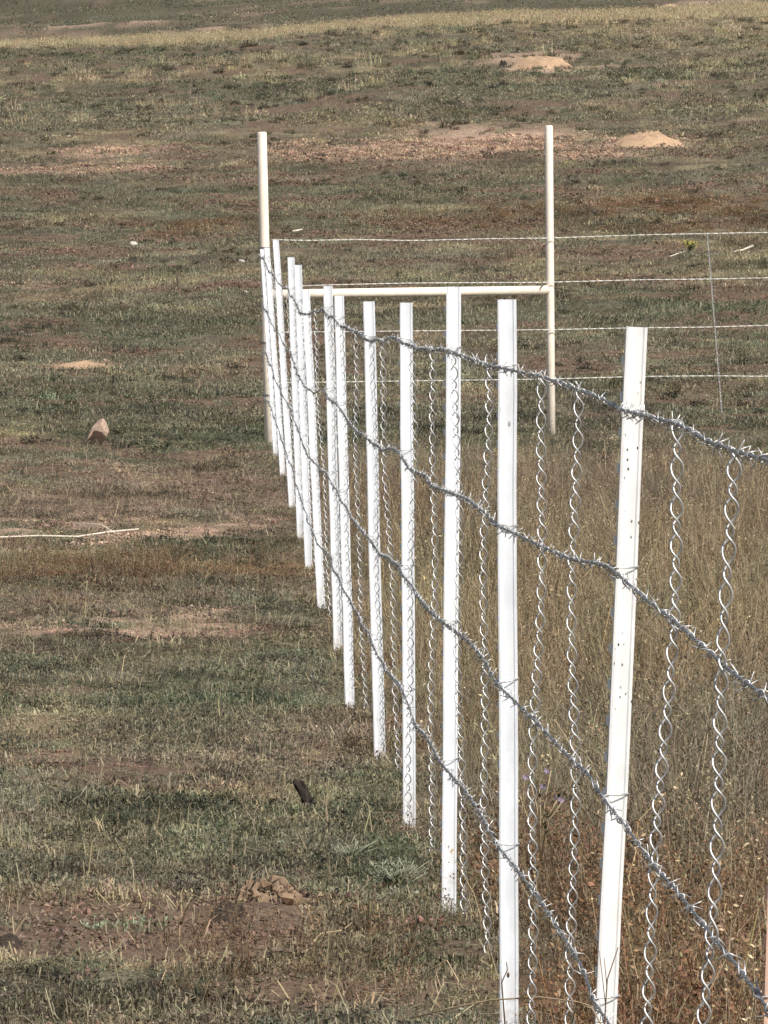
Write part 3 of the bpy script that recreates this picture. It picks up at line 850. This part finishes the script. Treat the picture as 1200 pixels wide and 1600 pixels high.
hvar = lambda xy: .35 + 1.05 * sstep(.30, .70, fbm(xy[:, 0], xy[:, 1], .30, 201, 3))
thin = lambda xy: 1 - .9 * sstep(.53, .66, fbm(xy[:, 0], xy[:, 1], 1.1, 111, 4) - .045 * (1 - sstep(36, 50, xy[:, 1])))
def nearf(xy): return sstep(.10, .45, xy[:, 0] - fence_x(xy[:, 1]))      # tall growth keeps off the fence foot
place('grazed_grass', 'short grazed green and brown grass covering the near ground left of the fence', 'grass', short,
      sample(56000, 11.5, 50, lambda d: (14 / d) ** .5), lambda xy, b, f, e: (1 - .97 * b ** .6) * (1 - .7 * e) * thin(xy), lambda xy, f, e: hvar(xy), .35, honly=True)
place('grass_tuft_cover', 'longer loose grass tufts among the short grazed grass', 'grass', midt,
      sample(15000, 11.5, 48, lambda d: (14 / d) ** .6), lambda xy, b, f, e: (1 - .95 * b) * (1 - .6 * e) * sstep(.54, .66, fbm(xy[:, 0], xy[:, 1], .45, 205, 3)) * .8,
      lambda xy, f, e: hvar(xy) * .75, .4, lambda xy, c, f, e: c * .75 + COL['straw'] * .2, honly=True)
foot = np.concatenate([np.column_stack([q[1].x + rng.normal(0, .05, 12), q[1].y + rng.normal(-.03, .05, 12)]) for q in post_info[2:]])
place('post_foot_grass', 'loose grass tufts left standing round the feet of the white posts', 'grass', midt, foot, lambda xy, b, f, e: np.ones(len(xy)), .75, .45,
      lambda xy, c, f, e: c * .6 + COL['straw'] * .3)
place('fallen_straw', 'dead straw and litter lying on the near ground', 'straw', litter,
      sample(11000, 11.5, 46, lambda d: (14 / d) ** .8), lambda xy, b, f, e: .38 - .15 * b + 0 * e, 1.0, .35, lambda xy, c, f, e: c * .35 + COL['straw'] * .7)
place('rusty_weeds', 'rust brown dried low weeds in patches on the field', 'weeds', weed,
      sample(40000, 11.5, 130, lambda d: (14 / d) ** .3), lambda xy, b, f, e: np.clip(f['rust'] * 1.1 + nearf(xy) * e * (.9 * (1 - sstep(13, 22, xy[:, 1])) + .12), 0, 1) * sstep(.42, .58, fbm(xy[:, 0], xy[:, 1], .35, 207, 2)),
      lambda xy, f, e: .7 + .35 * e, .45, lambda xy, c, f, e: c * .3 + COL['rust'] * .95)
place('tall_dry_grass', 'tall ungrazed brown dry grass right of the white post fence', 'grass', tall,
      sample(52000, 6.5, 45, lambda d: (14 / d) ** .6), lambda xy, b, f, e: e * nearf(xy) * (.2 + .8 * sstep(.38, .58, fbm(xy[:, 0], xy[:, 1], .4, 209, 3))),
      lambda xy, f, e: (.38 + .95 * sstep(.3, .7, fbm(xy[:, 0], xy[:, 1], .35, 211, 3))) * (1 - .3 * sstep(30, 42, xy[:, 1])) * (.5 + .5 * sstep(.1, .7, xy[:, 0] - fence_x(xy[:, 1]))), .35,
      lambda xy, c, f, e: c * 1.1, tilt=.2)
place('field_grass', 'short grass over the open field beyond the cream pipe brace', 'grass', midfar,
      sample(50000, 47, 130, lambda d: (60 / d) ** 1.0 * (1 - sstep(100, 130, d))), lambda xy, b, f, e: (1 - .93 * b) * thin(xy) * (.3 + .7 * sstep(.38, .58, fbm(xy[:, 0], xy[:, 1], 1.2, 213, 3))),
      lambda xy, f, e: hvar(xy), .4, honly=True)
place('far_grass', 'short dry grass on the far slope', 'grass', far,
      sample(32000, 95, 226, lambda d: (120 / d) ** 1.0 * sstep(95, 130, d)), lambda xy, b, f, e: (1 - .93 * b) * thin(xy) * (.25 + .75 * sstep(.38, .58, fbm(xy[:, 0], xy[:, 1], 2.5, 215, 3))),
      lambda xy, f, e: hvar(xy), .4, honly=True)
place('ridge_grass', 'pale straw tall grass along the far crest', 'grass', ridge,
      sample(20000, 120, 226, lambda d: sstep(188, 216, d) ** 1.5 + .025), lambda xy, b, f, e: (1 - .9 * b) * sstep(.38, .62, fbm(xy[:, 0], xy[:, 1], 4, 217, 3) + .22 * sstep(188, 212, xy[:, 1])),
      lambda xy, f, e: .4 + .4 * fbm(xy[:, 0], xy[:, 1], 4, 219, 2), .4, lambda xy, c, f, e: c * .25 + COL['straw'] * 1.0)
place('scattered_clumps', 'small darker weed clumps dotted over the open slope', 'weeds', clump,
      sample(16000, 40, 224, lambda d: (60 / d) ** .8), lambda xy, b, f, e: (1 - e) * (.15 + .85 * sstep(.5, .62, fbm(xy[:, 0], xy[:, 1], 2.2, 221, 3))),
      lambda xy, f, e: (.5 + .6 * sstep(60, 200, xy[:, 1])), .5, lambda xy, c, f, e: c * (.45 + .75 * (rng.uniform(size=(len(c), 1)) > .55) * rng.uniform(.6, 1.8, (len(c), 1))))
place('reddish_weeds', 'dense reddish brown weeds at the near end of the ungrazed strip', 'weeds', weed,
      sample(16000, 7.5, 20, lambda d: 1 + 0 * d), lambda xy, b, f, e: nearf(xy) * e * (1 - sstep(14.5, 19, xy[:, 1])) * sstep(.36, .56, fbm(xy[:, 0], xy[:, 1], .35, 307, 2)),
      lambda xy, f, e: 1.0 + .5 * fbm(xy[:, 0], xy[:, 1], .5, 309, 2), .4, lambda xy, c, f, e: c * .3 + COL['rust'] * .8)
place('rusty_near_weeds', 'orange brown dead weed clumps on the grazed ground left of the fence', 'weeds', weed,
      sample(30000, 12, 46, lambda d: 1 + 0 * d), lambda xy, b, f, e: f['rust'] * .8 * sstep(.48, .58, fbm(xy[:, 0], xy[:, 1], .45, 327, 3)),
      lambda xy, f, e: .5 + .6 * fbm(xy[:, 0], xy[:, 1], .5, 329, 2), .5, lambda xy, c, f, e: c * .3 + np.array([.135, .080, .044]))
place('straw_stems', 'single pale straw stems standing in the tall brown grass', 'grass', stems,
      sample(9000, 8, 42, lambda d: (14 / d) ** .5), lambda xy, b, f, e: nearf(xy) * e * .8, .9, .35, lambda xy, c, f, e: c * .3 + COL['straw'] * .95, tilt=.25)
place('rusty_field_weeds', 'rusty brown weed clumps in bands across the open field', 'weeds', clump,
      sample(30000, 47, 110, lambda d: (60 / d) ** .8), lambda xy, b, f, e: np.clip(f['rust'] * 1.2 + f['mauve'] * .35, 0, 1) * sstep(.42, .56, fbm(xy[:, 0], xy[:, 1], .8, 225, 3)),
      .55, .5, lambda xy, c, f, e: c * .3 + np.where(f['rust'][:, None] > .1, COL['rust'], COL['mauve']) * .75)
place('meadow_grass', 'dark olive grass on the meadow past the crest', 'grass', meadow,
      sample(9000, 330, 640, lambda d: 1 + 0 * d), lambda xy, b, f, e: (1 - b) * (.3 + .7 * sstep(.4, .6, fbm(xy[:, 0], xy[:, 1], 9, 223, 3))),
      1.0, .4)

def crumb(name, n, rad, size, seed):
    r = np.random.default_rng(seed); V = []; Fc = []; bv = []
    for _ in range(n):
        a = r.uniform(0, 6.283); rr = rad * math.sqrt(r.uniform()); sz = size * r.uniform(.3, 1) ** 2 + .002
        c = np.array([math.cos(a) * rr, math.sin(a) * rr, sz * .25]); b = len(V)
        for q in ((1, 0, 0), (-.5, .87, 0), (-.5, -.87, 0), (0, 0, .9), (0, 0, -.6)):
            V.append(c + (np.array(q) + r.normal(0, .25, 3)) * sz)
        Fc += [(b, b + 1, b + 3), (b + 1, b + 2, b + 3), (b + 2, b, b + 3), (b + 1, b, b + 4), (b + 2, b + 1, b + 4), (b, b + 2, b + 4)]
        bv += [(r.uniform(.1, .8), r.uniform(0, .7), 0, 1)] * 5
    me = bpy.data.meshes.new(name); me.from_pydata([tuple(v) for v in V], [], Fc); me.update()
    a_ = me.attributes.new('bv', 'FLOAT_COLOR', 'POINT'); a_.data.foreach_set('color', np.array(bv, np.float32).ravel())
    me.materials.append(M['grass'])
    return bpy.data.objects.new(name, me)
crumbs = proto_coll('crumbs', [crumb('crumb', 44, .13, .0075, 300 + i) for i in range(5)])
place('soil_crumbs', 'crumbs of dry earth on the bare soil patches', 'soil', crumbs,
      sample(36000, 11.5, 110, lambda d: (14 / d) ** .7), lambda xy, b, f, e: np.maximum(b, 1 - thin(xy)) * (1 - e) * .95, lambda xy, f, e: .8 + 1.2 * sstep(40, 100, xy[:, 1]), .4,
      lambda xy, c, f, e: COL['soil'] * (.38 + .55 * f['soil'][:, None]) + COL['brown'] * .2)

# ---------------------------------------------------------------- mounds, stones, sticks
def lump(name, label, cat, loc, rx, ry, h, mat, seed, group=None, rough=.18, nu=40, nv=14, skirt=.1, power=1.6):
    """eroded heap: radial profile with lobes and crumbs"""
    r = random.Random(seed); mb = MB()
    V = []; 
    def zz(u, v):
        ang = u; lob = 1 + rough * (fbm(np.array([math.cos(ang) * 1.7 + seed]), np.array([math.sin(ang) * 1.7 + v * 1.3]), .8, seed, 3)[0] - .5) * 2
        x = math.cos(ang) * v * rx * lob; y = math.sin(ang) * v * ry * lob
        prof = max(0, (1 - v ** power)) ** 1.1
        nz = (fbm(np.array([x / max(rx, .01) * 2.5 + seed]), np.array([y / max(ry, .01) * 2.5]), .7, seed + 3, 4)[0] - .5) * 2 * rough
        nz += (fbm(np.array([x / max(rx, .01) * 9 + seed]), np.array([y / max(rx, .01) * 9]), .9, seed + 8, 3)[0] - .5) * rough * 1.1
        return Vector((x, y, h * prof * (1 + nz * 1.6) - skirt * v ** 4 * h - .01))
    mb.v.append(zz(0, 0))
    for j in range(1, nv + 1):
        for i in range(nu): mb.v.append(zz(2 * math.pi * i / nu, j / nv))
    for i in range(nu): mb.f.append((0, 1 + i, 1 + (i + 1) % nu))
    for j in range(nv - 1):
        for i in range(nu):
            a = 1 + j * nu; i2 = (i + 1) % nu
            mb.f.append((a + i, a + nu + i, a + nu + i2, a + i2))
    o = mb.build(name, mat, None, True); o.location = loc
    return tag(o, label, cat, group)
def g(px, row): return ground_at(px, row)
p = g(1010, 240); lump('soil_mound', 'rounded tan soil mound on the slope beside the right pipe post', 'mound', p, .66, 1.0, .235, M['mound'], 3, rough=.24, power=2.3)
p = g(848, 113); lump('soil_mound', 'long low pale soil mound with a dark lump at its end', 'mound', p + Vector((0, 0, .03)), .80, 1.3, .24, M['mound'], 4, rough=.24, power=2.2)
p = g(786, 111); lump('dark_clod', 'small dark lump beside the long pale soil mound', 'clod', p, .15, .2, .17, M['dark'], 5, rough=.3)
p = at(1105, 12, 330); zg = float(terrain(p.x, 330)); 
lump('soil_mound', 'pale distant mound on the meadow past the crest', 'mound', Vector((p.x, 372, float(terrain(p.x * 372 / 330, 372)))), 1.1, 2, .5, M['mound'], 6)
p = Vector((at(280, 46, 372).x, 372, 0)); p.z = float(terrain(p.x, 372))
lump('soil_mound', 'flat pale soil mound on the dark meadow beyond straw grass', 'mound', p, 1.0, 2.5, .22, M['mound'], 16)
p = g(130, 570); lump('soil_mound', 'low reddish soil heap half covered by short grass', 'mound', p, .28, .5, .05, M['mound'], 7)
p = g(415, 1425); heap = lump('soil_heap', 'crusty tan soil heap beside a dark burrow hole', 'mound', p, .095, .22, .030, M['clod'], 8, rough=.3, nu=60, nv=24, power=1.6)
HEAP_AT = p
p = g(356, 1446); lump('burrow_hole', 'dark burrow opening at the foot of a crusty soil heap', 'burrow', p, .05, .2, .036, M['hole'], 9)  # raised lump, the opening's darkness painted on
p = g(8, 1490); lump('burrow_hole', 'dark burrow opening in bare brown dirt without a heap', 'burrow', p, .05, .20, .030, M['hole'], 12)  # also a raised lump with the hole's shade in its colour

# pink rock, tilted so that its underside faces the camera
def rock(name, label, loc, size, seed, mat, tilt, sub=3, edgy=.4):
    import bmesh
    bm = bmesh.new(); bmesh.ops.create_icosphere(bm, subdivisions=sub, radius=1)
    for v in bm.verts:
        n_ = v.co.normalized()
        k = fbm(np.array([n_.x * 1.3 + seed + 3]), np.array([n_.y * 1.3 + n_.z * 2.1]), .9, seed, 3)[0]
        v.co = Vector([math.copysign(abs(c) ** .62, c) for c in n_]) * (.98 - edgy / 2 + edgy * k)
        v.co = Vector((v.co.x * size[0], v.co.y * size[1], v.co.z * size[2]))
    me = bpy.data.meshes.new(name); bm.to_mesh(me); bm.free(); me.materials.append(mat)
    o = bpy.data.objects.new(name, me); C.objects.link(o); o.location = loc; o.rotation_euler = tilt
    return tag(o, label, 'rock')
hr = random.Random(5)
for q in range(30):       # broken crusts piled on the heap
    k = hr.uniform(.006, .019); xx_ = hr.uniform(-.07, .07); yy_ = hr.uniform(-.13, .10)
    zz_ = .034 * max(0, 1 - (xx_ / .09) ** 2 - (yy_ / .2) ** 2)
    c_ = rock('crust', None, Vector((xx_, yy_, zz_ + k * .25)), (k * 1.25, k * 1.1, k * .6), 60 + q, M['clod'], (hr.uniform(-.9, .9), hr.uniform(-.9, .9), hr.uniform(0, 6)), 1, 1.3)
    c_.parent = heap; del c_['category']
p = g(148, 694)
# leaning boulder: its long underside overhangs towards the camera, the end above it catches the sun
prof = [(.02, -.06), (-.098, .082), (-.092, .118), (-.040, .150), (.050, .125), (.075, -.06)]
def rock_slice(t):
    k = 1 - .48 * abs(2 * t - 1) ** 1.6; jr = random.Random(int(t * 50) + 3)
    return [Vector(((t - .5) * .105 + (z - .05) * .35, y * (.6 + .4 * k) + .012 * math.sin(7 * t + 9 * y), z * k + .006 * math.sin(11 * t + 20 * y))) + Vector((jr.uniform(-.008, .008), jr.uniform(-.007, .007), jr.uniform(-.012, .012))) for (y, z) in prof]
rk = MB(); nsl = 6
for q in range(nsl): rk.v += rock_slice(q / (nsl - 1))
for q in range(nsl - 1):
    for e in range(6):
        e2 = (e + 1) % 6; rk.f.append((q * 6 + e, q * 6 + e2, q * 6 + 6 + e2, q * 6 + 6 + e))
rk.f.append(tuple(reversed(range(6)))); rk.f.append(tuple((nsl - 1) * 6 + e for e in range(6)))
o = rk.build('rock', M['rock']); o.location = p + Vector((0, 0, .022)); o.scale = (1.15, 1.1, 1.15)
bvm = o.modifiers.new('worn_edges', 'BEVEL'); bvm.width = .007; bvm.segments = 2; bvm.limit_method = 'NONE'
tag(o, 'pinkish rock leaning with its underside in shade on the grass', 'rock')
def pebble(px, row, sx, label, mat='stone', grp=None):
    p = g(px, row); o = rock('stone', label, p + Vector((0, 0, sx * .4)), (sx, sx, sx * .55), int(px), M[mat], (.1, .2, px))
    if grp: o['group'] = grp
pebble(209, 375, .045, 'largest white stone below a rusty weed band on the slope')
pebble(378, 408, .03, 'flat white stone in grass just left of the corner pipe post')
pebble(384, 455, .02, 'tiny white stone below the flat white one near the corner post')
pebble(235, 687, .012, 'tiny white pebble in grass close to the pink rock')
pebble(290, 1297, .010, 'tiny white pebble in green grass above the crusty soil heap')
pebble(94, 425, .02, 'tiny white stone on a bare streak of the open slope')

def stick(name, label, pts, r0, r1, mat, cat='stick', twigs=(), sides=6):
    q = [Vector(p) for p in pts]
    base = q[0].copy(); n = len(q)
    mb = MB(); mb.tube([p - base for p in q], [r0 + (r1 - r0) * i / (n - 1) for i in range(n)], sides)
    o = mb.build(name, M[mat], None, True); o.location = base
    tag(o, label, cat)
    for tw in twigs:
        t = MB(); t.tube([Vector(p) - base for p in tw], [r1, r1 * .9, r1 * .5][:len(tw)], 5); t.build('twig', M[mat], o, True)
    return o
def gl(px, row, up): return g(px, row) + Vector((0, 0, up))
stick('fallen_branch', 'bleached forked branch lying across bare tan soil', [gl(216, 838, .04), gl(170, 841, .045), gl(120, 845, .045), gl(60, 850, .04), gl(10, 854, .038), gl(-60, 857, .03)], .0055, .0035, 'bone', 'branch',
      [(gl(178, 841, .045), gl(158, 836, .06), gl(120, 836, .062))])
stick('fallen_stick', 'short pale stick on dark grass beyond the wire fence strands', [gl(1142, 408, .03), gl(1160, 407, .035), gl(1176, 405, .05)], .006, .013, 'bone')
stick('fallen_stick', 'small pale stick lying near the yellow flowers', [gl(1045, 418, .02), gl(1062, 414, .035), gl(1070, 413, .03)], .005, .008, 'bone')
stick('fallen_stick', 'stubby white stick in the grass beside the tall left pipe post', [gl(457, 366, .02), gl(472, 365, .03)], .011, .012, 'bone')
stick('dark_stake', 'dark thin broken stake standing in the grass', [gl(281, 462, 0), gl(280, 452, .05), gl(277, 440, .11)], .006, .012, 'darkstem')
# dark dried dung / slab leaning
p = g(474, 1280); o = rock('dung_slab', 'dark flat dung slab tilted in the grass', p + Vector((0, 0, .05)), (.016, .012, .046), 21, M['dark'], (.25, math.radians(-32), .2), 2, 1.0); o['category'] = 'dung'

# dry stems arching in the foreground
stick('dry_stem', 'long tan dry stem arching across the foot of a white post', [at(640, 1592, 12.55), at(700, 1576, 12.5), at(770, 1562, 12.45), at(845, 1558, 12.4), at(905, 1566, 12.35), at(960, 1585, 12.3), at(985, 1625, 12.3)], .0016, .0011, 'stem', 'stem')
stick('dry_stem', 'curved dark stem rising before the lower end of a white post', [at(792, 1640, 12.9), at(784, 1535, 12.9), at(793, 1515, 12.9), at(791, 1503, 12.9)], .0015, .0009, 'darkstem', 'stem')
stick('dry_stem', 'thin dark branching stem before the chipped white post', [at(944, 1720, 10.2), at(945, 1590, 10.2), at(949, 1530, 10.2), at(966, 1480, 10.2)], .0013, .0007, 'darkstem', 'stem',
      [(at(946, 1570, 10.2), at(938, 1500, 10.2), at(936, 1485, 10.2)), (at(948, 1540, 10.2), at(944, 1497, 10.2))])
stick('dry_stem', 'pale dry stem curving beside the chipped white post', [at(880, 1660, 10.0), at(900, 1568, 10.0), at(925, 1575, 10.0), at(945, 1612, 10.0)], .0016, .001, 'stem', 'stem')
stick('dry_stem', 'pale bent stem lying on grass near the soil heap', [gl(470, 1500, .01), gl(500, 1488, .035), gl(535, 1483, .03), gl(550, 1478, .04)], .0022, .0014, 'stem', 'stem')
stick('dry_stem', 'upright pale stem standing on bare brown dirt', [gl(279, 1497, 0), gl(279, 1497, .03), gl(280, 1497, .055)], .0014, .001, 'stem', 'stem')
stick('dry_stem', 'kinked pale stem bowing over bare dirt and green grass', [gl(240, 1570, .0), gl(256, 1545, .01), gl(270, 1520, .02), gl(268, 1500, .02)], .0018, .001, 'stem', 'stem')

# ---------------------------------------------------------------- small plants
def plant(name, label, cat, loc, h, spread, ns, leaf, mat, stem='stem', flower=None, fl=0, fs=.01, seed=0, leafmat=None, lw=.16):
    r = random.Random(seed); root = empty(name, loc); tag(root, label, cat)
    st = MB(); lv = MB(); fw = MB()
    for i in range(ns):
        a = r.uniform(0, 6.28); s = r.uniform(.3, 1) * spread; hh = h * r.uniform(.6, 1)
        tip = Vector((math.cos(a) * s, math.sin(a) * s, hh)); mid = Vector((tip.x * .35, tip.y * .35, hh * .6))
        st.tube([Vector((0, 0, -.02)), mid, tip], [.0018, .0014, .0009], 4)
        for j in range(9):
            t = r.uniform(.2, 1); p = mid * (2 * t) if t < .5 else mid.lerp(tip, (t - .5) * 2)
            a2 = r.uniform(0, 6.28); dv = Vector((math.cos(a2), math.sin(a2), r.uniform(.1, .9))).normalized() * leaf
            wv = dv.cross(Vector((0, 0, 1))).normalized() * leaf * lw
            b = len(lv.v); lv.v += [p, p + dv * .5 + wv, p + dv, p + dv * .5 - wv]; lv.f.append((b, b + 1, b + 2, b + 3))
        if flower:
            for j in range(fl):
                c = tip + Vector((r.uniform(-1, 1), r.uniform(-1, 1), r.uniform(-.6, .6))) * spread * .3
                for q in range(6):
                    a3 = q * math.pi / 3; d1 = Vector((math.cos(a3), -.5, math.sin(a3))) * fs; d2 = Vector((math.cos(a3 + .5), -.5, math.sin(a3 + .5))) * fs
                    b = len(fw.v); fw.v += [c, c + d1, c + (d1 + d2) * .6, c + d2]; fw.f.append((b, b + 1, b + 2, b + 3))
    st.build('stem', M[stem], root, True); lv.build('foliage', M[leafmat or mat], root)
    if flower: fw.build('flower', M[flower], root)
    return root
plant('yellow_wildflower', 'low clump of yellow wildflowers in the open field', 'flowers', g(1078, 412), .13, .09, 16, .04, 'leaf', flower='yellow', fl=3, fs=.008, seed=1, stem='leaf')
plant('purple_aster', 'small purple asters among the tall brown grass by the fence', 'flowers', at(845, 1330, 14.2),   .17, .05, 5, .02, 'leaf', flower='purple', fl=1, fs=.006, seed=2)
plant('sage_clump', 'silvery green bushy clump at the fence foot', 'plant', g(622, 1400), .085, .085, 60, .03, 'sage', stem='sage', seed=3, lw=.05)
plant('sage_clump', 'low silvery weed clump in green grass beside the fence', 'plant', g(545, 1350), .06, .08, 34, .02, 'sage', stem='sage', seed=4, lw=.05)
